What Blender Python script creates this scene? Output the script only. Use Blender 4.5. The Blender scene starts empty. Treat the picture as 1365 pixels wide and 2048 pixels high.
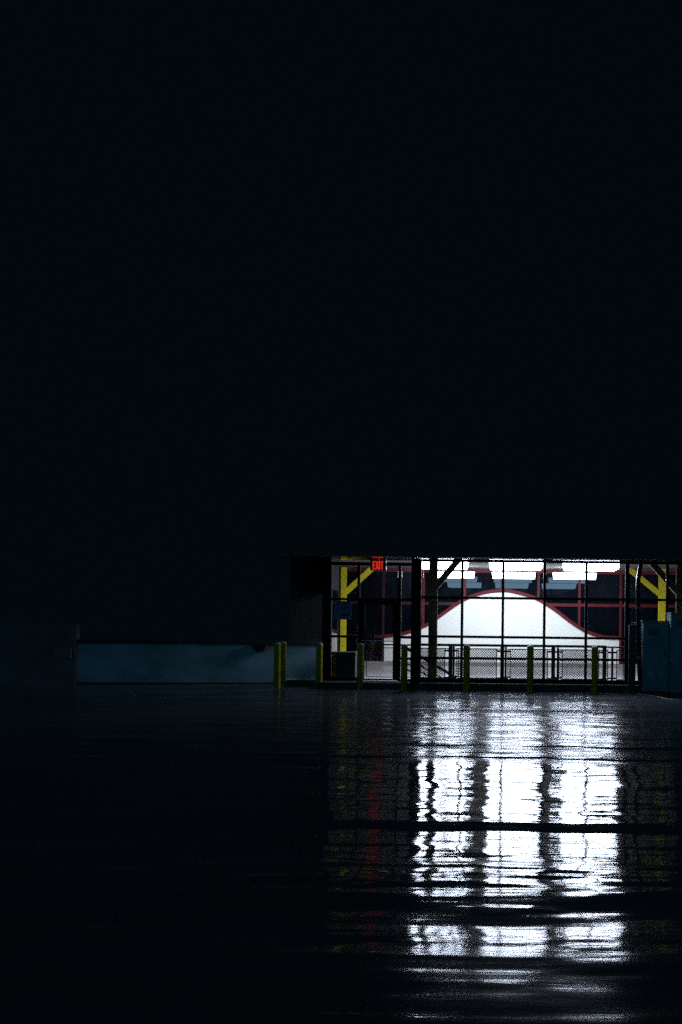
import bpy, math, random
import numpy as np
from mathutils import Vector, Matrix

random.seed(7)
S = bpy.context.scene
col = S.collection
R = math.radians

# ------------------------------------------------------------------ survey
# full-size photo pixels -> metres, for a point at distance D from the camera
F, PX, PY, ROLL, CAMZ = 2844.0, 1010.0, 1240.0, 0.0115, 1.65
def X(px, py, D): return ((px - PX) + (py - PY) * ROLL) * D / F
def Z(px, py, D): return CAMZ - ((py - PY) - (px - PX) * ROLL) * D / F

# ------------------------------------------------------------------ materials
def new_mat(name):
    m = bpy.data.materials.new(name); m.use_nodes = True
    nt = m.node_tree
    return m, nt, nt.nodes['Principled BSDF'], nt.nodes['Material Output']

def paint(name, rgb, rough=0.5, metal=0.0, vary=0.25, scale=6.0, bump=0.0, stretch=(1, 1, 1), wear=None, wear_amt=0.0, spec=0.5):
    """painted / cast surface with uneven tone, uneven gloss and optional wear patches"""
    m, nt, b, out = new_mat(name)
    N, L = nt.nodes, nt.links
    tc = N.new('ShaderNodeTexCoord'); mp = N.new('ShaderNodeMapping')
    mp.inputs['Scale'].default_value = stretch
    L.new(tc.outputs['Object'], mp.inputs['Vector'])
    no = N.new('ShaderNodeTexNoise'); no.inputs['Scale'].default_value = scale
    no.inputs['Detail'].default_value = 6; no.inputs['Roughness'].default_value = 0.65
    L.new(mp.outputs[0], no.inputs['Vector'])
    mr = N.new('ShaderNodeMapRange')
    mr.inputs['From Min'].default_value = 0.3; mr.inputs['From Max'].default_value = 0.7
    mr.inputs['To Min'].default_value = 1 - vary; mr.inputs['To Max'].default_value = 1 + vary * 0.6
    L.new(no.outputs['Fac'], mr.inputs['Value'])
    mx = N.new('ShaderNodeMix'); mx.data_type = 'RGBA'; mx.blend_type = 'MULTIPLY'
    mx.inputs['Factor'].default_value = 1.0
    mx.inputs[6].default_value = (*rgb, 1)
    L.new(mr.outputs[0], mx.inputs[7])
    colour = mx.outputs[2]
    if wear:
        n2 = N.new('ShaderNodeTexNoise'); n2.inputs['Scale'].default_value = scale * 3.1
        n2.inputs['Detail'].default_value = 8
        L.new(mp.outputs[0], n2.inputs['Vector'])
        r2 = N.new('ShaderNodeMapRange'); r2.inputs['From Min'].default_value = 0.60; r2.inputs['From Max'].default_value = 0.68
        r2.inputs['To Max'].default_value = wear_amt
        L.new(n2.outputs['Fac'], r2.inputs['Value'])
        m2 = N.new('ShaderNodeMix'); m2.data_type = 'RGBA'
        L.new(r2.outputs[0], m2.inputs['Factor']); L.new(colour, m2.inputs[6])
        m2.inputs[7].default_value = (*wear, 1)
        colour = m2.outputs[2]
    L.new(colour, b.inputs['Base Color'])
    rr = N.new('ShaderNodeMapRange')
    rr.inputs['To Min'].default_value = max(0.04, rough - 0.12); rr.inputs['To Max'].default_value = min(1, rough + 0.12)
    L.new(no.outputs['Fac'], rr.inputs['Value']); L.new(rr.outputs[0], b.inputs['Roughness'])
    b.inputs['Metallic'].default_value = metal
    b.inputs['Specular IOR Level'].default_value = spec
    if bump:
        bp = N.new('ShaderNodeBump'); bp.inputs['Strength'].default_value = 0.6
        bp.inputs['Distance'].default_value = bump
        L.new(no.outputs['Fac'], bp.inputs['Height']); L.new(bp.outputs[0], b.inputs['Normal'])
    return m

def lamp(name, rgb, strength):
    m, nt, b, out = new_mat(name)
    b.inputs['Base Color'].default_value = (0.8, 0.8, 0.8, 1)
    b.inputs['Emission Color'].default_value = (*rgb, 1)
    b.inputs['Emission Strength'].default_value = strength
    m.cycles.emission_sampling = 'FRONT'
    return m

def glass(name, dust, tint=(1, 1, 1), dust_rgb=(0.55, 0.65, 0.75)):
    """a thin pane: clear, mirror-like by angle, with a film of dust that catches light"""
    m, nt, b, out = new_mat(name)
    N, L = nt.nodes, nt.links
    N.remove(b)
    tr = N.new('ShaderNodeBsdfTransparent'); tr.inputs[0].default_value = (*tint, 1)
    gl = N.new('ShaderNodeBsdfGlossy'); gl.inputs['Roughness'].default_value = 0.0
    fr = N.new('ShaderNodeFresnel'); fr.inputs['IOR'].default_value = 1.45
    mx = N.new('ShaderNodeMixShader')
    L.new(fr.outputs[0], mx.inputs[0]); L.new(tr.outputs[0], mx.inputs[1]); L.new(gl.outputs[0], mx.inputs[2])
    ts = N.new('ShaderNodeBsdfTranslucent'); ts.inputs[0].default_value = (*dust_rgb, 1)
    tc = N.new('ShaderNodeTexCoord'); mp = N.new('ShaderNodeMapping'); mp.inputs['Scale'].default_value = (2.5, 2.5, 1.2)
    no = N.new('ShaderNodeTexNoise'); no.inputs['Scale'].default_value = 2.0; no.inputs['Detail'].default_value = 8
    L.new(tc.outputs['Object'], mp.inputs[0]); L.new(mp.outputs[0], no.inputs['Vector'])
    mr = N.new('ShaderNodeMapRange'); mr.inputs['From Min'].default_value = 0.3; mr.inputs['From Max'].default_value = 0.75
    mr.inputs['To Min'].default_value = dust * 0.4; mr.inputs['To Max'].default_value = dust * 1.6
    L.new(no.outputs['Fac'], mr.inputs['Value'])
    m2 = N.new('ShaderNodeMixShader')
    L.new(mr.outputs[0], m2.inputs[0]); L.new(mx.outputs[0], m2.inputs[1]); L.new(ts.outputs[0], m2.inputs[2])
    L.new(m2.outputs[0], out.inputs['Surface'])
    return m

M = {}
M['black_frame'] = paint('black_frame_paint', (0.010, 0.010, 0.012), 0.8, vary=0.3, spec=0.04)
M['dark_metal'] = paint('dark_fascia_metal', (0.055, 0.05, 0.048), 0.65, vary=0.2, scale=1.5, stretch=(1, 1, 4))
M['soffit'] = paint('glossy_soffit_metal', (0.03, 0.03, 0.034), 0.10, metal=0.3, vary=0.3, scale=2)
M['kerb'] = paint('kerb_concrete', (0.07, 0.068, 0.06), 0.85, spec=0.1, vary=0.45, scale=5, bump=0.004)
M['wall'] = paint('cast_concrete', (0.19, 0.33, 0.38), 0.9, spec=0.08, vary=0.45, scale=0.9, bump=0.004, stretch=(1, 1, 1.6))
M['matt_black'] = paint('matt_black_wall', (0.02, 0.021, 0.022), 0.95, spec=0.02)
M['wall_block'] = paint('dark_stained_concrete', (0.13, 0.13, 0.14), 0.75, vary=0.5, scale=0.9, bump=0.004)
M['red_dim'] = paint('dim_red_steel_paint', (0.03, 0.003, 0.006), 0.5, spec=0.2, vary=0.3)  # darker copy of the frame red: dimness of the left bays painted in
M['coping'] = paint('dark_coping_metal', (0.02, 0.02, 0.026), 0.5)
M['ceiling'] = paint('ceiling_plaster', (0.085, 0.07, 0.058), 0.85, vary=0.15, scale=3)
M['int_floor'] = paint('pale_floor_concrete', (0.56, 0.53, 0.50), 0.35, vary=0.3, scale=1.2, stretch=(0.3, 2.2, 1))
M['white'] = paint('white_wall_paint', (0.88, 0.88, 0.79), 0.6, vary=0.04, scale=1.5)
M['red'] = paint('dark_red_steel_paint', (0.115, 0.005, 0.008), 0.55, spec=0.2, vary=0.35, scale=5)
M['plinth'] = paint('pinkish_plinth_concrete', (0.34, 0.27, 0.26), 0.6, vary=0.25)
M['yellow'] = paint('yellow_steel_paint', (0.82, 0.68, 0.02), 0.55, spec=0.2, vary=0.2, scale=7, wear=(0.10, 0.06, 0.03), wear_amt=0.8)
M['olive'] = paint('shaded_yellow_steel_paint', (0.20, 0.165, 0.045), 0.7, spec=0.08, vary=0.25, scale=6)  # darker copy of the column yellow: backlit shade put into the paint
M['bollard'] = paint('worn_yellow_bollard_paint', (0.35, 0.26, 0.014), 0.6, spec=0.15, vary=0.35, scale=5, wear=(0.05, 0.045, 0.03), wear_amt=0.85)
M['bollard_cap'] = paint('bollard_concrete_cap', (0.42, 0.41, 0.36), 0.55, vary=0.3)
M['rail'] = paint('dark_railing_paint', (0.012, 0.010, 0.015), 0.6, spec=0.2)
M['teal'] = paint('teal_cabinet_paint', (0.10, 0.24, 0.28), 0.65, spec=0.15, vary=0.3, scale=2.5, stretch=(1, 1, 0.5))
M['teal_dark'] = paint('dark_cabinet_gap', (0.015, 0.03, 0.035), 0.6)
M['disc'] = paint('blue_disc_sticker', (0.10, 0.36, 0.50), 0.4, vary=0.15)
M['charcoal'] = paint('charcoal_cabinet_paint', (0.05, 0.055, 0.065), 0.7, spec=0.1)
M['steel'] = paint('bare_steel', (0.55, 0.55, 0.55), 0.3, metal=0.9)
M['pipe'] = paint('dark_pipe_paint', (0.025, 0.025, 0.028), 0.22)
M['bin'] = paint('dark_bin_plastic', (0.02, 0.024, 0.028), 0.6, spec=0.1)
M['blue_sign'] = paint('faded_blue_sign', (0.10, 0.20, 0.36), 0.5, vary=0.3)
M['sign_dark'] = paint('sign_print_dark', (0.015, 0.02, 0.03), 0.6)
M['sign_grey'] = paint('sign_edge_grey', (0.12, 0.12, 0.13), 0.5)
M['sign_red'] = paint('sign_red_print', (0.45, 0.10, 0.09), 0.5)
M['cable'] = paint('pale_cable_jacket', (0.55, 0.56, 0.5), 0.25)
M['sign_box'] = paint('exit_sign_housing', (0.02, 0.012, 0.012), 0.4)
M['fix_housing'] = paint('fixture_housing', (0.5, 0.5, 0.5), 0.5)
M['lamp'] = lamp('fluorescent_diffuser', (0.72, 0.82, 1.0), 50.0)
M['exit_red'] = lamp('exit_letters_red', (1.0, 0.025, 0.008), 0.75)
M['exit_face'] = lamp('exit_face_glow', (1.0, 0.02, 0.01), 0.004)
M['pane'] = glass('window_glass', 0.001)
M['pane_dusty'] = glass('dusty_upper_glass', 0.0018)
# dark glazing of the back wall: smooth, nearly black, mirrors the strip lights
m, nt, b, out = new_mat('dark_back_glazing')
b.inputs['Base Color'].default_value = (0.0005, 0.0016, 0.004, 1); b.inputs['Specular Tint'].default_value = (0.55, 0.85, 1.0, 1)
b.inputs['Roughness'].default_value = 0.0; b.inputs['IOR'].default_value = 1.15
M['back_glass'] = m

# wet deck: dark concrete under a film of water, glossier where it stands
m, nt, b, out = new_mat('wet_deck')
N, L = nt.nodes, nt.links
tc = N.new('ShaderNodeTexCoord')
def noise(scale, stretch, detail=5, rough=0.6):
    mp = N.new('ShaderNodeMapping'); mp.inputs['Scale'].default_value = stretch
    L.new(tc.outputs['Object'], mp.inputs[0])
    n = N.new('ShaderNodeTexNoise'); n.inputs['Scale'].default_value = scale
    n.inputs['Detail'].default_value = detail; n.inputs['Roughness'].default_value = rough
    L.new(mp.outputs[0], n.inputs['Vector'])
    return n.outputs['Fac']
def maprange(v, a, b_, c, d, smooth=False):
    r = N.new('ShaderNodeMapRange')
    if smooth: r.interpolation_type = 'SMOOTHSTEP'
    L.new(v, r.inputs['Value'])
    for k, q in zip(('From Min', 'From Max', 'To Min', 'To Max'), (a, b_, c, d)): r.inputs[k].default_value = q
    return r.outputs[0]
def math_(op, a, b_):
    n = N.new('ShaderNodeMath'); n.operation = op
    for i, q in enumerate((a, b_)):
        if isinstance(q, (int, float)): n.inputs[i].default_value = q
        else: L.new(q, n.inputs[i])
    return n.outputs[0]
at = N.new('ShaderNodeAttribute'); at.attribute_name = 'film'; at.attribute_type = 'GEOMETRY'
streak = noise(1.0, (0.22, 1.6, 1), 6)
rough = math_('ADD', at.outputs['Fac'], math_('MULTIPLY', maprange(streak, 0.3, 0.7, -0.55, 0.65), at.outputs['Fac']))
rough = math_('MAXIMUM', rough, 0.03)
L.new(rough, b.inputs['Roughness'])
tone = noise(0.8, (0.6, 1.2, 1), 7)
cr = N.new('ShaderNodeMix'); cr.data_type = 'RGBA'
L.new(maprange(tone, 0.3, 0.7, 0, 1), cr.inputs['Factor'])
cr.inputs[6].default_value = (0.075, 0.088, 0.098, 1); cr.inputs[7].default_value = (0.115, 0.13, 0.145, 1)
L.new(cr.outputs[2], b.inputs['Base Color'])
b.inputs['IOR'].default_value = 1.05
f1 = noise(1.0, (2.2, 11.0, 1), 4, 0.55)
f2 = noise(1.0, (9.0, 30.0, 1), 3, 0.5)
hgt = math_('ADD', f1, math_('MULTIPLY', f2, 0.22))
bp = N.new('ShaderNodeBump'); bp.inputs['Strength'].default_value = 1.0; bp.inputs['Distance'].default_value = 0.0016
L.new(hgt, bp.inputs['Height']); L.new(bp.outputs[0], b.inputs['Normal'])
M['deck'] = m

# ------------------------------------------------------------------ mesh building
class MB:
    def __init__(s): s.v = []; s.f = []
    def add(s, vs, fs):
        o = len(s.v); s.v += [tuple(p) for p in vs]; s.f += [tuple(i + o for i in q) for q in fs]; return s
    def box(s, x0, x1, y0, y1, z0, z1, bev=0.0):
        if x0 > x1: x0, x1 = x1, x0
        if y0 > y1: y0, y1 = y1, y0
        if z0 > z1: z0, z1 = z1, z0
        if bev <= 0:
            vs = [(x, y, z) for z in (z0, z1) for y in (y0, y1) for x in (x0, x1)]
            return s.add(vs, [(0, 2, 3, 1), (4, 5, 7, 6), (0, 1, 5, 4), (1, 3, 7, 5), (3, 2, 6, 7), (2, 0, 4, 6)])
        import bmesh
        bm = bmesh.new(); bmesh.ops.create_cube(bm, size=1)
        for v in bm.verts:
            v.co = ((x0 + x1) / 2 + v.co.x * (x1 - x0), (y0 + y1) / 2 + v.co.y * (y1 - y0), (z0 + z1) / 2 + v.co.z * (z1 - z0))
        bmesh.ops.bevel(bm, geom=list(bm.edges), offset=bev, segments=2, affect='EDGES', profile=0.5)
        bm.verts.index_update()
        s.add([v.co[:] for v in bm.verts], [[v.index for v in f.verts] for f in bm.faces]); bm.free()
        return s
    def bar(s, a, b, w, d):
        """rectangular bar from a to b in an X-Z plane, w across, d in depth (Y)"""
        a, b = Vector(a), Vector(b); t = (b - a).normalized()
        n = Vector((-t.z, 0, t.x))
        vs = []
        for p in (a, b):
            for q, e in ((-1, -1), (1, -1), (1, 1), (-1, 1)):
                vs.append(p + n * (w / 2 * q) + Vector((0, d / 2 * e, 0)))
        return s.add(vs, [(0, 1, 2, 3), (7, 6, 5, 4), (0, 4, 5, 1), (1, 5, 6, 2), (2, 6, 7, 3), (3, 7, 4, 0)])
    def tube(s, pts, r, n=12):
        pts = [Vector(p) for p in pts]; rings = []
        for i, p in enumerate(pts):
            t = ((pts[min(i + 1, len(pts) - 1)] - pts[max(i - 1, 0)])).normalized()
            u = t.cross(Vector((0, 1, 0)))
            if u.length < 1e-3: u = t.cross(Vector((1, 0, 0)))
            u.normalize(); w = t.cross(u)
            rings.append([p + (u * math.cos(2 * math.pi * k / n) + w * math.sin(2 * math.pi * k / n)) * r for k in range(n)])
        vs = [q for g in rings for q in g]; fs = []
        for i in range(len(pts) - 1):
            for k in range(n):
                fs.append((i * n + k, i * n + (k + 1) % n, (i + 1) * n + (k + 1) % n, (i + 1) * n + k))
        fs.append(tuple(range(n - 1, -1, -1))); o = (len(pts) - 1) * n; fs.append(tuple(range(o, o + n)))
        return s.add(vs, fs)
    def lathe(s, cx, cy, prof, n=28):
        vs = []; fs = []
        for r, z in prof:
            for k in range(n): vs.append((cx + r * math.cos(2 * math.pi * k / n), cy + r * math.sin(2 * math.pi * k / n), z))
        for i in range(len(prof) - 1):
            for k in range(n): fs.append((i * n + k, i * n + (k + 1) % n, (i + 1) * n + (k + 1) % n, (i + 1) * n + k))
        fs.append(tuple(range(n - 1, -1, -1))); o = (len(prof) - 1) * n; fs.append(tuple(range(o, o + n)))
        return s.add(vs, fs)
    def disc(s, cx, y, cz, r, th=0.006, r0=0.0, n=28):
        """flat disc or ring facing the camera side (-Y)"""
        vs = []; fs = []
        for yy in (y - th, y):
            for k in range(n):
                c, q = math.cos(2 * math.pi * k / n), math.sin(2 * math.pi * k / n)
                vs.append((cx + r * c, yy, cz + r * q))
            for k in range(n):
                c, q = math.cos(2 * math.pi * k / n), math.sin(2 * math.pi * k / n)
                vs.append((cx + max(r0, 1e-4) * c, yy, cz + max(r0, 1e-4) * q))
        for k in range(n):
            j = (k + 1) % n
            fs += [(k, j, n + j, n + k), (2 * n + k, 3 * n + k, 3 * n + j, 2 * n + j), (k, 2 * n + k, 2 * n + j, j), (n + k, n + j, 3 * n + j, 3 * n + k)]
        return s.add(vs, fs)
    def strip(s, lo, hi, y0, y1):
        """solid between two X-Z polylines of equal length"""
        n = len(lo); vs = []
        for y in (y0, y1):
            vs += [(p[0], y, p[1]) for p in lo] + [(p[0], y, p[1]) for p in hi]
        fs = []; o = 2 * n
        for i in range(n - 1):
            fs += [(i, i + 1, n + i + 1, n + i), (o + i, o + n + i, o + n + i + 1, o + i + 1),
                   (n + i, n + i + 1, o + n + i + 1, o + n + i), (i, o + i, o + i + 1, i + 1)]
        fs += [(0, n, o + n, o), (n - 1, o + n - 1, o + 2 * n - 1, 2 * n - 1)]
        return s.add(vs, fs)
    def build(s, name, mat, parent=None, smooth=False):
        me = bpy.data.meshes.new(name)
        off = Vector((0, 0, 0)); p = parent
        while p is not None: off += p.location; p = p.parent
        me.from_pydata([tuple(Vector(v) - off) for v in s.v], [], s.f); me.update()
        import bmesh
        bm = bmesh.new(); bm.from_mesh(me); bmesh.ops.recalc_face_normals(bm, faces=bm.faces); bm.to_mesh(me); bm.free()
        me.materials.append(mat)
        if smooth:
            me.polygons.foreach_set('use_smooth', [True] * len(me.polygons))
            me.set_sharp_from_angle(angle=R(40))
        o = bpy.data.objects.new(name, me); col.objects.link(o)
        if parent is not None: o.parent = parent
        return o

def tag(o, label=None, cat=None, group=None, kind=None):
    for k, v in (('label', label), ('category', cat), ('group', group), ('kind', kind)):
        if v: o[k] = v
    return o
def thing(name, label, cat, loc, group=None):
    o = bpy.data.objects.new(name, None); o.empty_display_size = 0.2; col.objects.link(o)
    o.location = loc
    return tag(o, label, cat, group)
def copy_tree(o, parent=None):
    c = o.copy(); col.objects.link(c); c.parent = parent
    for ch in list(o.children): copy_tree(ch, c)
    return c
def clone(o, loc, label):
    c = copy_tree(o); c.location = loc; c['label'] = label; return c

# ------------------------------------------------------------------ wet deck with real relief
rng = np.random.default_rng(11)
def vnoise(x, y, seed):
    t = np.random.default_rng(seed).random((256, 256)) * 2 - 1
    xi, yi = np.floor(x).astype(int), np.floor(y).astype(int); fx, fy = x - xi, y - yi
    ux, uy = fx ** 3 * (fx * (fx * 6 - 15) + 10), fy ** 3 * (fy * (fy * 6 - 15) + 10)
    g = lambda a, b: t[a % 256, b % 256]
    return (g(xi, yi) * (1 - ux) + g(xi + 1, yi) * ux) * (1 - uy) + (g(xi, yi + 1) * (1 - ux) + g(xi + 1, yi + 1) * ux) * uy

ys = np.concatenate([[-90, -40, -15, -4, 1], np.arange(3.0, 16.5, 0.025), np.arange(16.5, 33.2, 0.0125), [33.6, 34.5, 36, 40, 46, 54, 66]])
xs = np.concatenate([[-200, -90, -45, -26], np.arange(-18, -4, 0.26), np.arange(-4, 2.6, 0.07), np.arange(2.7, 8.01, 0.26), [12, 20, 40, 90, 200]])
def depth_of(y): return CAMZ * F / (y - PY)
def s_req(D, z): return ((3.0 - z) / (36.0 - D) - (CAMZ - z) / D) / 2          # slope that sends the view up to the strip lights
# the deck falls and rises in shallow bays: (from y, to y, follow, slope in degrees)
def base_slope(y, D, z):
    q = s_req(D, z)
    if y < 1524: return 0.0
    if y < 1642: return q * 0.75
    if y < 1660: return R(3.0)
    if y < 1790: return q + R(np.interp(y, [1660, 1710, 1790], [0.0, 0.1, 0.55]))
    if y < 1842: return q + R(3.0)
    if y < 1910: return q + R(np.interp(y, [1842, 1875, 1910], [0.0, 0.05, 0.5]))
    if y < 2100: return q + R(3.7)
    return 0.0
zb = np.zeros_like(ys); yim = np.zeros_like(ys)
for i in range(len(ys) - 1, -1, -1):
    D = ys[i]
    if D > 33: continue
    if D < 3: zb[i] = zb[i + 1] if ys[i + 1] < 3.1 else zb[i + 1]; yim[i] = 3000; continue
    yim[i] = PY + F * (CAMZ - zb[i + 1]) / D
    zb[i] = zb[i + 1] - base_slope(yim[i], D, zb[i + 1]) * (ys[i + 1] - ys[i])
XX, YY = np.meshgrid(xs, ys)
warp = 0.26 * vnoise(XX * 0.55, YY * 0.25, 3) + 0.11 * vnoise(XX * 1.9, YY * 0.8, 4)
warp = warp * np.clip(YY / 12, 0.3, 1.5)
zz = np.interp(YY + warp, ys, zb)
YI = np.interp(YY + warp, ys, yim)
inside = (np.clip((YY - 3) / 1.5, 0, 1) * np.clip((33.2 - YY) / 0.6, 0, 1))
far = np.clip((YY - 16.0) / 1.5, 0, 1)
midrough = np.interp(YI, [1500, 1530, 1640, 1665, 1700, 1720, 1790, 1842, 1850, 1905, 1915, 2100], [.35, .6, .6, .3, .55, 1.0, 1.15, .9, .5, .8, 1.0, 1.1])
for (lx, ly, a_far, a_near, sd) in ((6.0, 2.2, 0.014, 0.0, 21), (2.8, 0.95, 0.011, 0.0035, 22), (0.9, 0.50, 0.0060, 0.0065, 23), (0.42, 0.25, 0.0030, 0.0045, 24), (0.22, 0.12, 0.0020, 0.0020, 25), (0.9, 0.12, 0.0040, 0.0, 26), (0.7, 0.06, 0.0022, 0.0, 27)):
    amp = a_far * far + a_near * (1 - far) * midrough
    zz = zz + amp * inside * vnoise(XX / lx + 40, YY / ly + 40, sd)
for (yl, dep, wid) in ((1427, .008, .16), (1478, .006, .09), (1492, .016, .14), (1517, .018, .13), (1459, .005, .08)):   # joints across the deck
    Dj = depth_of(yl) + 0.22 * vnoise(XX * 0.5 + yl, XX * 0 + 3.3, 31)
    zz = zz - dep * inside * np.exp(-((YY - Dj) / wid) ** 2)
# how thick the water film stands (roughness of the surface)
film = np.interp(YI, [1400, 1490, 1524, 1535, 1640, 1668, 1720, 1790, 1842, 1850, 1900, 1915, 2100], [.15, .14, .12, .045, .05, .05, .06, .07, .09, .07, .09, .11, .12])
me = bpy.data.meshes.new('parking_deck')
nx, ny = len(xs), len(ys)
verts = np.stack([XX, YY, zz], -1).reshape(-1, 3)
idx = np.arange(nx * ny).reshape(ny, nx)
faces = np.stack([idx[:-1, :-1], idx[:-1, 1:], idx[1:, 1:], idx[1:, :-1]], -1).reshape(-1, 4)
me.from_pydata(verts.tolist(), [], faces.tolist()); me.update()
at_ = me.attributes.new('film', 'FLOAT', 'POINT'); at_.data.foreach_set('value', film.reshape(-1).astype(np.float32))
me.polygons.foreach_set('use_smooth', [True] * len(me.polygons))
me.materials.append(M['deck'])
deck = bpy.data.objects.new('parking_deck', me); col.objects.link(deck)
tag(deck, 'dark wet parking deck mirroring the lit windows', kind='structure')

# ------------------------------------------------------------------ pavilion
D0, DR, DB = 33.3, 34.4, 46.0        # front glazing, recessed entrance glazing, back wall
FZ = 0.14                            # floor level inside
CZ = 3.27                            # ceiling
XL, XRT = -5.35, 9.2
xf = lambda px, py=1240: X(px, py, D0)
xr = lambda px, py=1240: X(px, py, DR)
xb = lambda px, py=1240: X(px, py, DB)
zf = lambda py: Z(930, py, D0)
zr = lambda py: Z(740, py, DR)
pav = thing('glass_pavilion', 'black framed glass pavilion lit inside at the far side of the deck', 'building', (2.0, D0, 0))

MB().box(-4.35, XRT, 33.0, DR - .45, 0, .155, .012).box(-5.2, -2.15, DR - .447, DR + .2, 0.0, .135, .008).build('kerb', M['kerb'], pav)
MB().box(XL, XRT, DR + .203, DB + .3, -.1, FZ).box(-2.05, XRT, D0 + .66, DR + .2, -.1, FZ - .004).build('floor_slab', M['int_floor'], pav)
MB().box(XL, XRT, DR + .06, DB + .3, CZ, CZ + .2).box(-2.15, XRT, D0 + .08, DR + .057, CZ, CZ + .2).build('ceiling', M['ceiling'], pav)
SZ = Z(930, 1118.5, D0)
MB().box(-5.5, XRT, 32.22, D0 + .05, SZ, SZ + .07).box(-5.5, -2.15, D0 + .053, DR + .05, SZ, SZ + .07).build('soffit', M['soffit'], pav)
f = MB().box(-5.5, XRT, 32.1, 32.217, SZ - .012, SZ + 1.25)
f.box(-5.5, XRT, 32.22, DB + .5, SZ + .45, SZ + 1.2)
f.build('roof', M['dark_metal'], pav)
MB().box(-5.5, -2.15, DR + .053, DR + .058, SZ, CZ + .3).box(-2.147, XRT, D0 + .053, D0 + .077, SZ, CZ + .3).build('head_wall', M['black_frame'], pav)
# closing walls of the hall
MB().box(XL - .15, XL - .003, 36.6, DB + .3, -.1, CZ + .2).build('side_wall', paint('brown_grey_plaster', (0.035, 0.025, 0.02), 0.85), pav)
MB().box(XRT, XRT + .15, D0 - .3, DB + .3, -.1, CZ + .2).build('end_wall', M['charcoal'], pav)
MB().box(XL - .15, xr(646) + .02, 36.45, 36.597, -.1, CZ + .2).build('end_wall', M['matt_black'], pav)
# front column and corner pier
MB().box(xf(824, 1200), xf(843.5, 1200), D0 - .22, D0 + .1, 0.0, SZ - .003, .006).build('column', M['black_frame'], pav)
MB().box(xr(646, 1200), xr(664, 1200), DR - .12, DR + .12, 0.0, SZ - .003, .006).build('corner_pier', M['black_frame'], pav)

# front glazing
fr = MB().box(xf(843.5), XRT, D0 - .05, D0 + .05, zf(1124.3), SZ - .003).build('front_frame', M['black_frame'], pav)
HD = zf(1124.3)
SB = zf(1366)
mull = [924.5, 1006, 1089, 1172.5, 1254]
mx_ = [xf(p, 1240) for p in mull] + [xf(1334), xf(1334) + .98, xf(1334) + 1.96, xf(1334) + 2.94, xf(1334) + 3.92]
for i, xx in enumerate(mx_):
    w = .046 if i == 4 else .031
    MB().box(xx - w, xx + w, D0 - .06, D0 + .06, SB + .002, HD).build('mullion', M['black_frame'], fr)
x0 = xf(843.5)
for (ya, yb, xe) in ((1193, 1198, XRT), (1271, 1276, XRT), (1314, 1319, xf(1254)), (1357, 1366, XRT)):
    MB().box(x0, xe, D0 - .045, D0 + .045, zf(yb), zf(ya)).build('transom', M['black_frame'], fr)
edges = [x0] + mx_
for i in range(len(edges) - 1):
    a, b_ = edges[i] + .035, edges[i + 1] - .035
    MB().box(a, b_, D0 - .004, D0 + .004, zf(1193), HD).build('upper_pane', M['pane_dusty'], fr)
    q = MB()
    for (yb, yt) in ((1271, 1198), (1314, 1276), (1357, 1319)):
        q.box(a, b_, D0 - .004, D0 + .004, zf(yb), zf(yt))
    q.build('pane', M['pane'], fr)

# recessed entrance glazing with a door
rf = MB().box(xr(664), -2.15, DR - .05, DR + .05, zr(1131), zr(1124.5)).build('entrance_frame', M['black_frame'], pav)
RH = zr(1131)
MB().box(xr(716, 1150), xr(721, 1150), DR - .05, DR + .05, zr(1196), RH).build('mullion', M['black_frame'], rf)
MB().box(xr(797, 1200), xr(803, 1200), DR - .05, DR + .05, FZ, RH).build('mullion', M['black_frame'], rf)
for (xa, xe, ya, yb) in ((664, 797, 1196.5, 1201), (664, 716, 1271, 1276), (803, 826, 1196.5, 1201), (803, 826, 1271, 1276.5), (803, 826, 1314, 1319), (803, 826, 1357, 1366), (664, 716, 1355, 1363)):
    MB().box(xr(xa), xr(xe), DR - .045, DR + .045, zr(yb), zr(ya)).build('transom', M['black_frame'], rf)
MB().box(xr(716, 1280), xr(722, 1280), DR - .05, DR + .05, FZ, zr(1201)).build('mullion', M['black_frame'], rf)
for (xa, xe) in ((666, 715), (722, 796), (804, 826)):
    MB().box(xr(xa), xr(xe), DR - .004, DR + .004, zr(1196.5), RH).build('upper_pane', M['pane_dusty'], rf)
for (xa, xe) in ((666, 715), (804, 826)):
    for (ya, yb) in ((1201, 1271), (1276, 1357)):
        MB().box(xr(xa), xr(xe), DR - .004, DR + .004, zr(yb), zr(ya)).build('pane', M['pane'], rf)
MB().box(-2.12, -2.11, D0 + .08, DR - .06, .16, SZ - .05).build('return_pane', M['pane'], rf)
MB().box(xr(655) - .004, xr(655) + .004, DR + .12, 36.44, .14, 2.35).build('return_pane', M['pane'], rf)
MB().box(xr(655) - .03, xr(655) + .03, DR + .121, 36.44, 2.353, CZ + .1).build('spill_blocker', M['matt_black'], rf)  # opaque panel added to keep lamp spill off the end wall
door = MB()
door.box(xr(722.4), xr(730, 1280), DR - .03, DR + .03, FZ + .02, zr(1202)).box(xr(787), xr(796.6), DR - .03, DR + .03, FZ + .02, zr(1202))
door.box(xr(730, 1280), xr(787), DR - .028, DR + .028, zr(1209), zr(1202)).box(xr(730, 1280), xr(787), DR - .028, DR + .028, FZ + .02, zr(1357))
door = door.build('entrance_door', M['black_frame'], pav)
MB().box(xr(730, 1280), xr(787), DR - .004, DR + .004, zr(1357), zr(1209)).build('pane', M['pane'], door)
pb = MB().tube([(xr(725), DR - .1, zr(1281)), (xr(790), DR - .1, zr(1281.8))], .013)
pb.tube([(xr(727), DR - .1, zr(1281)), (xr(727), DR - .03, zr(1281))], .011).tube([(xr(789), DR - .1, zr(1281.8)), (xr(789), DR - .03, zr(1281.8))], .011)
pb.build('push_bar', M['steel'], door, smooth=True)

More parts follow.
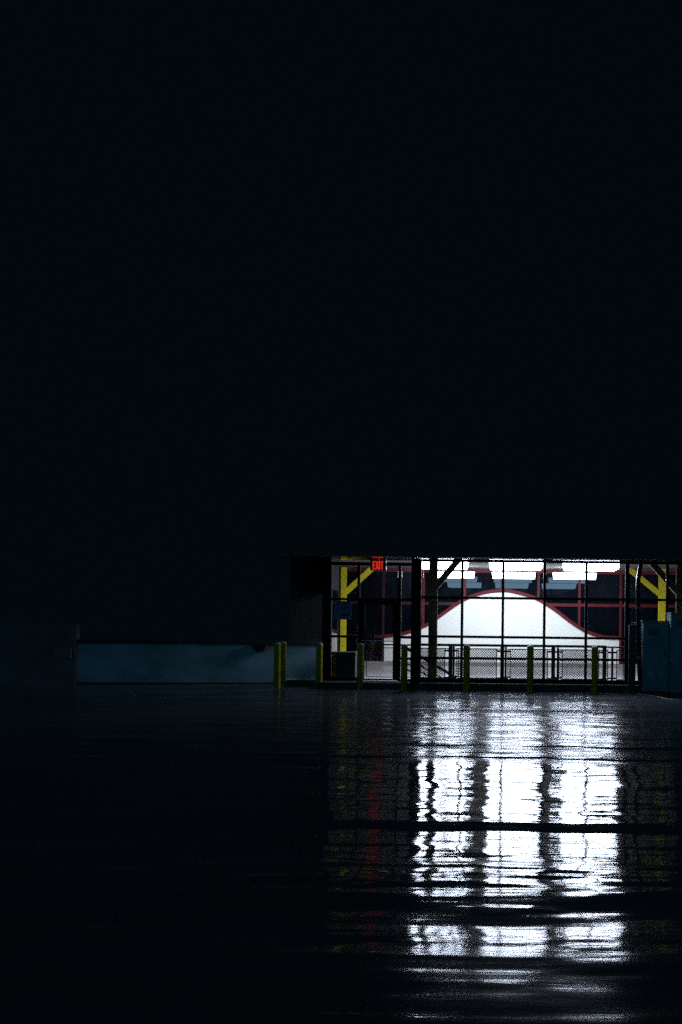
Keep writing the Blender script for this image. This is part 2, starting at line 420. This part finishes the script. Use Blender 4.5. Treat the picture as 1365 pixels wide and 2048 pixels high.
# back wall: dark glazing in red steel, a white bell-shaped wall rising into it
MB().box(XL, XRT, DB + .06, DB + .28, FZ - .05, CZ).build('back_glazing', M['back_glass'], pav)
curve = [(768, 1276), (787, 1274), (804, 1271), (823, 1266), (843, 1258), (858, 1251.5), (876, 1239), (898, 1223), (921, 1207.5), (936, 1199.5), (955, 1192.5), (978, 1187), (1004, 1184.6), (1018, 1185.2), (1030, 1187.6), (1055, 1194), (1072, 1200.5), (1092, 1211.5), (1114, 1226.5), (1138, 1245), (1158, 1258.5), (1172, 1266), (1188, 1272), (1205, 1276.5), (1225, 1278.6), (1240, 1279)]
# smooth resample
def smooth_curve(c, n=90):
    t = np.linspace(0, len(c) - 1, n); a = np.array(c, float)
    out_ = []
    for q in t:
        i = int(min(q, len(c) - 2)); u = q - i
        p0, p1, p2, p3 = a[max(i - 1, 0)], a[i], a[i + 1], a[min(i + 2, len(c) - 1)]
        out_.append(0.5 * (2 * p1 + (p2 - p0) * u + (2 * p0 - 5 * p1 + 4 * p2 - p3) * u * u + (3 * p1 - p0 - 3 * p2 + p3) * u ** 3))
    return out_
cv = [(X(p[0], p[1], DB), Z(p[0], p[1], DB)) for p in smooth_curve(curve)]
zbase = Z(1000, 1325, DB)
MB().strip([(x, zbase) for x, z in cv], cv, DB + .0, DB + .057).build('white_wall', M['white'], pav)
outer = []
for i, (x, z) in enumerate(cv):
    a, b_ = cv[max(i - 1, 0)], cv[min(i + 1, len(cv) - 1)]
    t = Vector((b_[0] - a[0], b_[1] - a[1])).normalized()
    outer.append((x - t.y * .108, z + t.x * .108))
MB().strip(cv, outer, DB - .05, DB + .056).build('curved_trim', M['red'], pav)
MB().box(XL, XRT, DB - .02, DB + .055, FZ, zbase - .003).build('plinth', M['plinth'], pav)
rs = MB().box(XL, XRT, DB - .04, DB + .054, Z(1000, 1146, DB), CZ - .003).build('red_frame', M['red'], pav)
ox = np.array([p[0] for p in outer]); oz = np.array([p[1] for p in outer])
def above(x): return float(np.interp(x, ox, oz)) - .02
for px in (690, 768, 848, 930.5, 1004, 1077.5, 1159.5, 1242, 1324, 1406):
    xx = X(px, 1170, DB); w = .037
    z0 = above(xx) if 770 < px < 1238 else zbase
    MB().box(xx - w, xx + w, DB - .045, DB + .05, z0, Z(1000, 1146, DB) - .002).build('mullion', M['red_dim' if px < 800 else 'red'], rs)
zt0, zt1 = Z(1170, 1213.5, DB), Z(1170, 1207.5, DB)
# transom stops against the curve
i_l = next(i for i in range(len(outer)) if outer[i][1] > zt1); i_r = next(i for i in range(len(outer) - 1, 0, -1) if outer[i][1] > zt1)
MB().box(XL, outer[i_l][0], DB - .042, DB + .049, zt0, zt1).build('transom', M['red_dim'], rs)
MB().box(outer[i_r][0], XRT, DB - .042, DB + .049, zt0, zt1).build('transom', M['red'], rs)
MB().box(XL, xb(768) - .05, DB - .042, DB + .049, Z(740, 1276, DB), Z(740, 1269, DB)).build('transom', M['red_dim'], rs)
MB().box(xb(1242) + .05, XRT, DB - .042, DB + .049, Z(1242, 1282, DB), Z(1242, 1275, DB)).build('transom', M['red'], rs)

# yellow steel columns with knee braces
def steel_column(xc, yc, w, dirn, hz, reach, bw, label, mat=M['yellow']):
    m_ = MB()
    m_.box(xc - w / 2, xc + w / 2, yc - w / 2, yc - w / 2 + .022, FZ, CZ - .003).box(xc - w / 2, xc + w / 2, yc + w / 2 - .022, yc + w / 2, FZ, CZ - .003)
    m_.box(xc - .012, xc + .012, yc - w / 2 + .023, yc + w / 2 - .023, FZ, CZ - .003)
    c = m_.build('yellow_column', mat, pav); c['label'] = label
    MB().bar((xc + dirn * w / 2 * .7, yc, hz), (xc + dirn * reach, yc, CZ - .01), bw, w * .7).build('brace', mat, c)
    MB().box(xc - w * .8, xc + w * .8, yc - w * .8, yc + w * .8, FZ + .001, FZ + .024).build('base_plate', mat, c)
    return c
yn = 33.75
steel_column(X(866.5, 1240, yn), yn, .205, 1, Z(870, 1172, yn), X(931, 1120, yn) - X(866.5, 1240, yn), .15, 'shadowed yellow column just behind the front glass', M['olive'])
yn2 = 33.75
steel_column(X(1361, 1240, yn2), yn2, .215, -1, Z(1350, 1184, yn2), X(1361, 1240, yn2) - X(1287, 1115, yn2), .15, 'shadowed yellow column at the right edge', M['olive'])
yb_ = 45.2
steel_column(X(687.5, 1240, yb_), yb_, .17, 1, Z(692, 1185, yb_), X(746, 1128, yb_) - X(687.5, 1240, yb_), .17, 'bright yellow column in the back left corner')
yb_ = 43.4
steel_column(X(1323.5, 1240, yb_), yb_, .20, -1, Z(1316, 1188, yb_), X(1323.5, 1240, yb_) - X(1258, 1137, yb_), .15, 'bright yellow column at the back right')

# ------------------------------------------------------------------ strip lights
def strip_light(x, y, label):
    t = thing('ceiling_light', label, 'ceiling light', (x, y, CZ), 'suspended fluorescent ceiling lights')
    z0, z1 = 2.925, 3.10
    MB().add([(x - .64, y - .07, z0), (x + .64, y - .07, z0), (x + .64, y + .07, z0), (x - .64, y + .07, z0), (x - .665, y - .1, z1), (x + .665, y - .1, z1), (x + .665, y + .1, z1), (x - .665, y + .1, z1)],
             [(0, 3, 2, 1), (0, 1, 5, 4), (1, 2, 6, 5), (2, 3, 7, 6), (3, 0, 4, 7)]).build('diffuser', M['lamp'], t)
    MB().box(x - .68, x + .68, y - .08, y + .08, 3.102, 3.14, .006).build('housing', M['fix_housing'], t)
    for q in (-.45, .45):
        MB().tube([(x + q, y, 3.14), (x + q, y, CZ)], .008, 6).build('hanger', M['fix_housing'], t)
    return t
first = None
cols_ = ((-1.61, 'left'), (.26, 'middle'), (2.13, 'right'))
rows_ = ((34.85, 'nearest the front glass'), (35.55, 'second row from the front glass'), (36.25, 'third row from the front glass'), (43.7, 'last row before the back wall'))
for yy, rn in rows_:
    for xx, cn in cols_:
        lab = f'glowing white strip light, {cn} column, {rn}'
        if first is None: first = strip_light(xx, yy, lab)
        else: clone(first, (xx, yy, CZ), lab)

# ------------------------------------------------------------------ exit sign
ex0, ex1, ez0, ez1 = X(741, 1130, 33.9), X(773, 1130, 33.9), Z(757, 1141, 33.9), Z(757, 1119.5, 33.9)
ye = 33.9
es = thing('exit_sign', 'glowing red EXIT sign hung above the entrance door', 'exit sign', ((ex0 + ex1) / 2, ye, ez0))
MB().box(ex0, ex1, ye, ye + .06, ez0, ez1, .006).build('housing', M['sign_box'], es)
fx0, fx1, fz0, fz1 = X(746, 1130, ye), X(767, 1130, ye), Z(757, 1139, ye), Z(757, 1122.5, ye)
MB().box(fx0 - .012, fx1 + .012, ye - .006, ye - .001, fz0 - .01, fz1 + .01).build('face', M['exit_face'], es)
lt = MB(); lw = (fx1 - fx0); h = fz1 - fz0; sw = .019; yy0, yy1 = ye - .013, ye - .007; ym = (yy0 + yy1) / 2
def lx(u): return fx0 + u * lw
lt.box(lx(0), lx(0) + sw, yy0, yy1, fz0, fz1)
for k in (0, .5, 1):
    zz_ = fz0 + k * (h - sw); lt.box(lx(0) + sw, lx(.24), yy0, yy1, zz_, zz_ + sw)
lt.bar((lx(.31), ym, fz0), (lx(.55), ym, fz1), sw, yy1 - yy0).bar((lx(.55), ym - .0015, fz0), (lx(.31), ym - .0015, fz1), sw, yy1 - yy0)
lt.box(lx(.62), lx(.62) + sw, yy0, yy1, fz0, fz1)
lt.box(lx(.75), lx(1), yy0, yy1, fz1 - sw, fz1).box(lx(.875) - sw / 2, lx(.875) + sw / 2, yy0, yy1, fz0, fz1 - sw)
lt.build('letters', M['exit_red'], es)
MB().tube([((ex0 + ex1) / 2, ye + .03, ez1), ((ex0 + ex1) / 2, ye + .03, SZ)], .012, 8).build('stem', M['sign_box'], es)

# ------------------------------------------------------------------ notices
yn_ = DR - .06
a, b_, c_, d_ = X(668, 1220, yn_), X(703, 1220, yn_), Z(686, 1239, yn_), Z(686, 1202, yn_)
ns = thing('notice_sign', 'square faded blue notice hung inside the glass left of the door', 'sign', ((a + b_) / 2, yn_, c_))
MB().box(a, b_, yn_ - .012, yn_, c_, d_, .003).build('panel', M['blue_sign'], ns)
hh = d_ - c_; ww = b_ - a
for (u0, u1, v0, v1) in ((.42, .82, .62, .67), (.40, .74, .53, .57), (.42, .86, .20, .32)):
    MB().box(a + u0 * ww, a + u1 * ww, yn_ - .0165 - (u0 * .002), yn_ - .0125, c_ + v0 * hh, c_ + v1 * hh).build('print', M['sign_dark'], ns)
a, b_, c_, d_ = X(729.5, 1270, yn_), X(748.5, 1270, yn_), Z(739, 1281, yn_), Z(739, 1258, yn_)
ps = thing('prohibition_sign', 'small dark notice with a round red prohibition mark on the door', 'sign', ((a + b_) / 2, yn_, c_))
MB().box(a, b_, yn_ - .01, yn_, c_, d_).build('panel', M['sign_dark'], ps)
e = .012
MB().box(a - e, a, yn_ - .014, yn_, c_ - e, d_ + e).box(b_, b_ + e, yn_ - .014, yn_, c_ - e, d_ + e).box(a, b_, yn_ - .014, yn_, d_, d_ + e).box(a, b_, yn_ - .014, yn_, c_ - e, c_).build('frame', M['sign_grey'], ps)
cx, cz = X(739.5, 1269.5, yn_), Z(739.5, 1269.5, yn_)
rg = MB().disc(cx, yn_ - .011, cz, .058, .004, .042).bar((cx - .032, yn_ - .013, cz + .032), (cx + .032, yn_ - .013, cz - .032), .013, .003)
rg.build('prohibition_mark', M['sign_red'], ps)
# small printed strip on the door glass
st = MB()
for k in range(7):
    u = 771 + k * 2.2
    st.box(X(u, 1278, yn_), X(u + 1.5, 1278, yn_), DR - .007, DR - .0045, Z(u, 1279, DR), Z(u, 1277.4, DR))
st = st.build('door_decal', M['sign_dark'], door)

# ------------------------------------------------------------------ litter bin inside the glass
yb_ = 34.9
a, b_ = X(666, 1330, yb_), X(713, 1330, yb_); zt = Z(690, 1303, yb_)
bn = thing('litter_bin', 'squat dark litter bin standing inside the glass left of the door', 'bin', ((a + b_) / 2, yb_, FZ))
MB().box(a, b_, yb_ - .24, yb_ + .24, FZ, zt - .09, .02).build('body', M['bin'], bn)
MB().box(a - .015, b_ + .015, yb_ - .255, yb_ + .255, zt - .088, zt, .025).build('lid', M['charcoal'], bn)
MB().box((a + b_) / 2 - .12, (a + b_) / 2 + .12, yb_ - .262, yb_ - .2555, zt - .07, zt - .03).build('slot', M['sign_dark'], bn)

# ------------------------------------------------------------------ mesh railings
def clip(x0, z0, x1, z1, p, d):
    """part of the 45 degree line through (p,0) inside the rectangle"""
    pts = []
    if d > 0: f = lambda x: z0 + (x - p)
    else: f = lambda x: z0 - (x - p)
    for x in (x0, x1):
        z = f(x)
        if z0 <= z <= z1: pts.append((x, z))
    for z in (z0, z1):
        x = p + (z - z0) * d
        if x0 < x < x1: pts.append((x, z))
    return (pts[0], pts[-1]) if len(pts) >= 2 and abs(pts[0][0] - pts[-1][0]) > .01 else None
def railing(y, posts, pw, x_start, x_end, name, label, gap=.10, zt_=None, thick=.058, wire=.012):
    zt = Z(1000, 1288.5, y) if zt_ is None else zt_
    t = thing('mesh_railing', label, 'railing', ((x_start + x_end) / 2, y, FZ), 'wire mesh railings inside the pavilion')
    MB().box(x_start, x_end, y - .03, y + .03, zt - thick, zt, .008).build('top_rail', M['rail'], t)
    for p in posts:
        MB().box(p - pw / 2, p + pw / 2, y - .025, y + .025, FZ, zt - thick - .002).build('post', M['rail'], t)
    ed = [x_start] + list(posts) + [x_end]
    pz1, pz0 = zt - thick - .045, FZ + .07
    for i in range(len(ed) - 1):
        a = ed[i] + (gap if i > 0 else .02); b_ = ed[i + 1] - (gap if i < len(ed) - 2 else .02)
        if b_ - a < .15: continue
        fm = MB(); k = .011
        fm.box(a, b_, y - .012, y + .012, pz1 - 2 * k, pz1).box(a, b_, y - .012, y + .012, pz0, pz0 + 2 * k)
        fm.box(a, a + 2 * k, y - .012, y + .012, pz0 + 2 * k, pz1 - 2 * k).box(b_ - 2 * k, b_, y - .012, y + .012, pz0 + 2 * k, pz1 - 2 * k)
        for q in (pz1 - .085, pz0 + .02):
            if i > 0: fm.box(ed[i] + pw / 2, a, y - .01, y + .01, q, q + .045)
            if i < len(ed) - 2: fm.box(b_, ed[i + 1] - pw / 2, y - .01, y + .01, q, q + .045)
        pn = fm.build('panel_frame', M['rail'], t)
        w_ = MB(); pitch = .043 * 1.414; x0_, x1_, z0_, z1_ = a + .02, b_ - .02, pz0 + .02, pz1 - .02; hgt_ = z1_ - z0_
        for d in (1, -1):
            p = x0_ - (hgt_ if d > 0 else 0); end = x1_ + (0 if d > 0 else hgt_)
            while p < end:
                r_ = clip(x0_, z0_, x1_, z1_, p, d)
                if r_: w_.bar((r_[0][0], y + d * .004, r_[0][1]), (r_[1][0], y + d * .004, r_[1][1]), wire, .006)
                p += pitch
        w_.build('wire_mesh', M['rail'], pn)
    return t
y1 = 34.1
railing(y1, [X(p, 1320, y1) for p in (901.5, 1005, 1107, 1209.5)], .095, X(828, 1290, y1), X(1213.5, 1290, y1), 'near', 'nearer of two dark wire mesh railings, with thick posts and a thick top rail', gap=.125)
y2 = 34.78
railing(y2, [X(p, 1320, y2) for p in (908, 1012, 1116, 1225)], .055, X(731, 1290, y2), X(1250, 1290, y2), 'far', 'farther dark wire mesh railing, with thin posts, reaching further right', zt_=Z(1230, 1293, y2), thick=.04, wire=.005)

# stair handrail running down to the right behind the front column
ys_ = 34.5
s0 = (X(806, 1292, ys_), Z(806, 1292, ys_)); s1 = (X(914, 1356, ys_), Z(914, 1356, ys_))
sr = thing('stair_railing', 'dark sloping stair railing running down to the right beside the thick black column', 'railing', (s1[0], ys_, FZ))
MB().bar((s0[0], ys_, s0[1]), (s1[0], ys_, s1[1]), .07, .05).build('handrail', M['rail'], sr)
for k in (.22, .36, .5):
    t_ = 1 - k * .95
    MB().bar((s0[0], ys_, s0[1] - k), (s0[0] + (s1[0] - s0[0]) * (1 - k / (s0[1] - s1[1])), ys_, s1[1]), .035, .03).build('lower_rail', M['rail'], sr)
for u in (.03, .5):
    xx = s0[0] + (s1[0] - s0[0]) * u
    MB().box(xx - .025, xx + .025, ys_ - .02, ys_ + .02, FZ, s0[1] + (s1[1] - s0[1]) * u - .035).build('post', M['rail'], sr)

# ------------------------------------------------------------------ bollards
def bollard(x, y, h, label):
    t = thing('bollard', label, 'bollard', (x, y, 0), 'yellow steel bollards in front of the pavilion')
    r = .076
    MB().lathe(x, y, [(r, -.02), (r, h - .045)], 32).build('post', M['bollard'], t, smooth=True)
    MB().lathe(x, y, [(r + .001, h - .0445), (r, h - .03), (r * .9, h - .015), (r * .66, h - .004), (r * .3, h)], 32).build('cap', M['bollard_cap'], t, smooth=True)
    return t
bl = [(555, 33.0, 'dark olive bollard, leftmost, just left of and before a bright one'),
      (566.5, 34.2, 'bright yellow bollard close against the low wall, behind a darker one'),
      (639, 33.1, 'bollard with a bright yellow right edge at the end of the low wall'),
      (721, 33.05, 'olive bollard before the left side of the entrance door'),
      (809, 32.75, 'dark bollard before the glass just left of the thick black column'),
      (933.5, 32.7, 'dark olive bollard left of the middle of the lit window'),
      (1061, 32.7, 'dark olive bollard right of the middle of the lit window'),
      (1190, 32.65, 'dark bollard near the right end of the lit window')]
b0 = None
for px, D, lab in bl:
    loc = (X(px, 1335, D), D, 0)
    if b0 is None: b0 = bollard(loc[0], D, 1.07, lab)
    else: clone(b0, loc, lab)

# ------------------------------------------------------------------ low concrete wall on the left
yaw0, yaw1 = 33.45, 35.15
wx0, wx1, wxm = X(-330, 1300, 33.0), X(641, 1300, yaw1), X(150, 1300, 33.7)
def wy(x): return yaw0 + (x - X(0, 1300, yaw0)) * (yaw1 - yaw0) / (wx1 - X(0, 1300, yaw0))
lw_ = thing('low_wall', 'long low concrete parapet wall left of the pavilion with a taller end', 'wall', ((wx0 + wx1) / 2, wy(wx0) + .1, 0))
def slab(x0, x1, t0, t1, z0, z1):
    return [(x0, wy(x0) + t0, z0), (x1, wy(x1) + t0, z0), (x1, wy(x1) + t1, z0), (x0, wy(x0) + t1, z0),
            (x0, wy(x0) + t0, z1), (x1, wy(x1) + t0, z1), (x1, wy(x1) + t1, z1), (x0, wy(x0) + t1, z1)], [(0, 3, 2, 1), (4, 5, 6, 7), (0, 1, 5, 4), (1, 2, 6, 5), (2, 3, 7, 6), (3, 0, 4, 7)]
MB().add(*slab(wxm + .003, wx1, 0, .2, -.02, .985)).build('wall_panel', M['wall'], lw_)
MB().add(*slab(wx0, wxm, -.06, .26, -.02, 1.43)).build('wall_block', M['wall_block'], lw_)
MB().add(*slab(wxm + .004, wx1 + .02, -.03, .23, .988, 1.075)).build('coping', M['coping'], lw_)
MB().add(*slab(wxm + .004, wx1 + .02, -.012, -.001, 0.0, .05)).build('skirting', M['coping'], lw_)
# outlet box on the taller part and a wedge-shaped fixture under the coping
ox_ = X(122, 1306, 33.6); yo = wy(ox_) - .06
ob = thing('outlet_box', 'small shallow box fixed to the taller end of the low wall', 'electrical box', (ox_, yo, 1.0))
q0, q1, qz0, qz1 = X(102, 1306, yo), X(144, 1306, yo), Z(122, 1317, yo), Z(122, 1297, yo)
MB().box(q0, q1, yo - .045, yo + .03, qz0, qz1, .008).build('body', M['wall_block'], ob)
MB().box(q0 + .05, q0 + .09, yo - .05, yo - .0455, qz0 + .04, qz1 - .02).build('slot', M['coping'], ob)
ux = X(520, 1294, 34.7); yu = wy(ux)
wl = thing('wall_fixture', 'dark wedge shaped fixture under the coping of the low wall', 'wall fixture', (ux, yu, .86))
u0, u1, u2, u3 = X(503, 1288, yu), X(537, 1288, yu), X(513, 1301, yu), X(529, 1301, yu)
zq0, zq1 = Z(520, 1301.5, yu), .984
MB().add([(u0, yu - .16, zq1), (u1, yu - .16, zq1), (u1, yu + .04, zq1), (u0, yu + .04, zq1), (u2, yu - .12, zq0), (u3, yu - .12, zq0), (u3, yu + .04, zq0), (u2, yu + .04, zq0)],
         [(0, 1, 2, 3), (7, 6, 5, 4), (0, 4, 5, 1), (1, 5, 6, 2), (2, 6, 7, 3), (3, 7, 4, 0)]).build('housing', M['coping'], wl)
MB().box(u2 + .02, u3 - .02, yu - .10, yu - .02, zq0 - .012, zq0 - .001).build('lens', M['charcoal'], wl)

# ------------------------------------------------------------------ utility cabinets at the right
def cabinet(x0, x1, y, dep, h, label, discs):
    t = thing('utility_cabinet', label, 'utility cabinet', ((x0 + x1) / 2, y, 0), 'teal utility cabinets beside the pavilion')
    MB().box(x0 - .02, x1 + .02, y - .03, y + dep, -.02, .07, .006).build('plinth', M['kerb'], t)
    MB().box(x0, x1, y, y + dep, .071, h - .04, .012).build('body', M['teal'], t)
    MB().box(x0 - .015, x1 + .015, y - .02, y + dep + .02, h - .039, h, .01).build('top_cover', M['teal'], t)
    dr = MB().box(x0 + .04, x1 - .05, y - .014, y - .001, .14, h - .10, .004).build('door', M['teal'], t)
    MB().box(x1 - .13, x1 - .10, y - .04, y - .015, h * .52, h * .52 + .12, .006).build('handle', M['teal_dark'], dr)
    vn = MB()
    for k in range(5): vn.box(x0 + .1, x1 - .25, y - .019, y - .0145, h - .2 - k * .03, h - .185 - k * .03)
    vn.build('vent', M['teal_dark'], dr)
    for (dx_, dz_, r_) in discs: MB().disc(dx_, y - .0145, dz_, r_, .004).build('disc', M['disc'], dr)
    return t
D1c, D2c = 32.2, 31.75
cabinet(X(1286.5, 1320, D1c), X(1340, 1320, D1c), D1c, .42, Z(1310, 1241.5, D1c), 'teal metal utility cabinet with a round blue disc, shorter of the two', [(X(1303, 1349, D1c), Z(1303, 1349, D1c), .068), (X(1323, 1349, D1c), Z(1323, 1349, D1c), .05)])
cabinet(X(1341.5, 1320, D2c), X(1341.5, 1320, D2c) + .95, D2c, .8, Z(1355, 1225, D2c), 'taller teal utility cabinet cut off by the right edge of the photo', [(X(1366, 1349, D2c), Z(1366, 1349, D2c), .06)])
D3c = 32.75
a, b_ = X(1258.5, 1300, D3c), X(1272, 1300, D3c); zt = Z(1265, 1250, D3c)
sc_ = thing('slim_cabinet', 'slim charcoal cabinet standing between the window and the drainpipe', 'cabinet', ((a + b_) / 2, D3c, 0))
MB().box(a, b_, D3c, D3c + .2, .0, zt, .008).build('body', M['charcoal'], sc_)
MB().box(a + .015, b_ - .015, D3c - .012, D3c - .001, .1, zt - .06, .003).build('door', M['charcoal'], sc_)
sk = MB()
for px in (1265, 1271): sk.lathe(X(px, 1246, D3c), D3c + .05, [(.012, zt), (.012, zt + .03), (.02, zt + .032), (.02, zt + .06), (.006, zt + .066)], 12)
sk.build('cable_gland', M['steel'], sc_, smooth=True)
D4c = 32.45
pp = [(1281.5, 1383), (1279, 1330), (1277.5, 1260), (1276.6, 1200), (1276.4, 1172), (1277.2, 1158), (1279.5, 1146), (1281.5, 1134), (1282.3, 1116)]
dp = thing('drain_pipe', 'black drainpipe with a bent upper end standing left of the teal cabinets', 'pipe', (X(1281, 1383, D4c), D4c, 0))
MB().tube([(X(p, q, D4c), D4c, max(Z(p, q, D4c), 0.0)) for p, q in pp], .052, 18).build('pipe', M['pipe'], dp, smooth=True)
for (p, q) in ((1278.6, 1315), (1276.8, 1215)):
    MB().lathe(X(p, q, D4c), D4c, [(.06, Z(p, q + 2, D4c)), (.06, Z(p, q - 2, D4c))], 18).build('clamp', M['steel'], dp)
# cable on the deck
cb = MB(); pts = []
def deck_z(x, y):
    j = int(np.clip(np.searchsorted(ys, y), 1, ny - 1)); i = int(np.clip(np.searchsorted(xs, x), 1, nx - 1))
    return float(zz[j - 1:j + 1, i - 1:i + 1].max())
for (p, q) in ((1246, 1384), (1262, 1385.5), (1275, 1388), (1288, 1390), (1303, 1392.2), (1316, 1395), (1328, 1398), (1340, 1400.5), (1358, 1402.5)):
    D = CAMZ * F / ((q - PY) - (p - PX) * ROLL)
    D = min(D, 32.95); pts.append((X(p, q, D), D))
sp = smooth_curve(pts, 60)
tag(cb.tube([(p[0], p[1], deck_z(p[0], p[1]) + .012) for p in sp], .011, 8).build('cable', M['cable'], None, smooth=True), 'thin pale cable lying across the wet deck toward the teal cabinets', 'cable')

# ------------------------------------------------------------------ light
W = bpy.data.worlds.new('World'); S.world = W; W.use_nodes = True
N, L = W.node_tree.nodes, W.node_tree.links
bg = N['Background']; bg.inputs['Color'].default_value = (0.00075, 0.0024, 0.0036, 1); bg.inputs['Strength'].default_value = 1.0
sky = N.new('ShaderNodeTexSky'); sky.sky_type = 'NISHITA'; sky.sun_disc = False
sky.sun_elevation = R(-4.0); sky.sun_rotation = R(200)
bg2 = N.new('ShaderNodeBackground'); bg2.inputs['Strength'].default_value = 0.0004
L.new(sky.outputs[0], bg2.inputs['Color'])
ad = N.new('ShaderNodeAddShader'); L.new(bg.outputs[0], ad.inputs[0]); L.new(bg2.outputs[0], ad.inputs[1])
L.new(ad.outputs[0], N['World Output'].inputs['Surface'])
sun = bpy.data.lights.new('night_glow', 'SUN'); sun.energy = 0.15; sun.angle = R(25); sun.color = (0.13, 0.52, 0.85)
so = bpy.data.objects.new('night_glow', sun); col.objects.link(so)
so.rotation_euler = Vector((0.35, 1.0, -0.45)).to_track_quat('-Z', 'Y').to_euler()

# ------------------------------------------------------------------ camera
cam = bpy.data.cameras.new('camera'); co = bpy.data.objects.new('camera', cam); col.objects.link(co)
co.location = (0, 0, CAMZ)
co.rotation_euler = (Matrix.Rotation(R(90), 4, 'X') @ Matrix.Rotation(ROLL, 4, 'Z')).to_euler()
cam.lens = 50.0; cam.sensor_width = 36; cam.sensor_fit = 'AUTO'
cam.shift_x = -(PX - 682.5) / 2048; cam.shift_y = (PY - 1024) / 2048
cam.clip_end = 1000; cam.clip_start = 0.05
S.camera = co

vs = S.view_settings
vs.view_transform = 'Standard'; vs.look = 'None'; vs.exposure = 0; vs.gamma = 1; vs.use_curve_mapping = False
S.render.engine = 'CYCLES'
c = S.cycles
c.max_bounces = 10; c.diffuse_bounces = 4; c.glossy_bounces = 5; c.transparent_max_bounces = 16; c.transmission_bounces = 4
c.caustics_reflective = False; c.caustics_refractive = False
c.sample_clamp_indirect = 0.7; c.sample_clamp_direct = 14.0
c.use_adaptive_sampling = False; c.use_light_tree = True
c.use_denoising = False
c.denoiser = 'OPENIMAGEDENOISE'; c.denoising_input_passes = 'RGB_ALBEDO_NORMAL'; c.denoising_prefilter = 'ACCURATE'
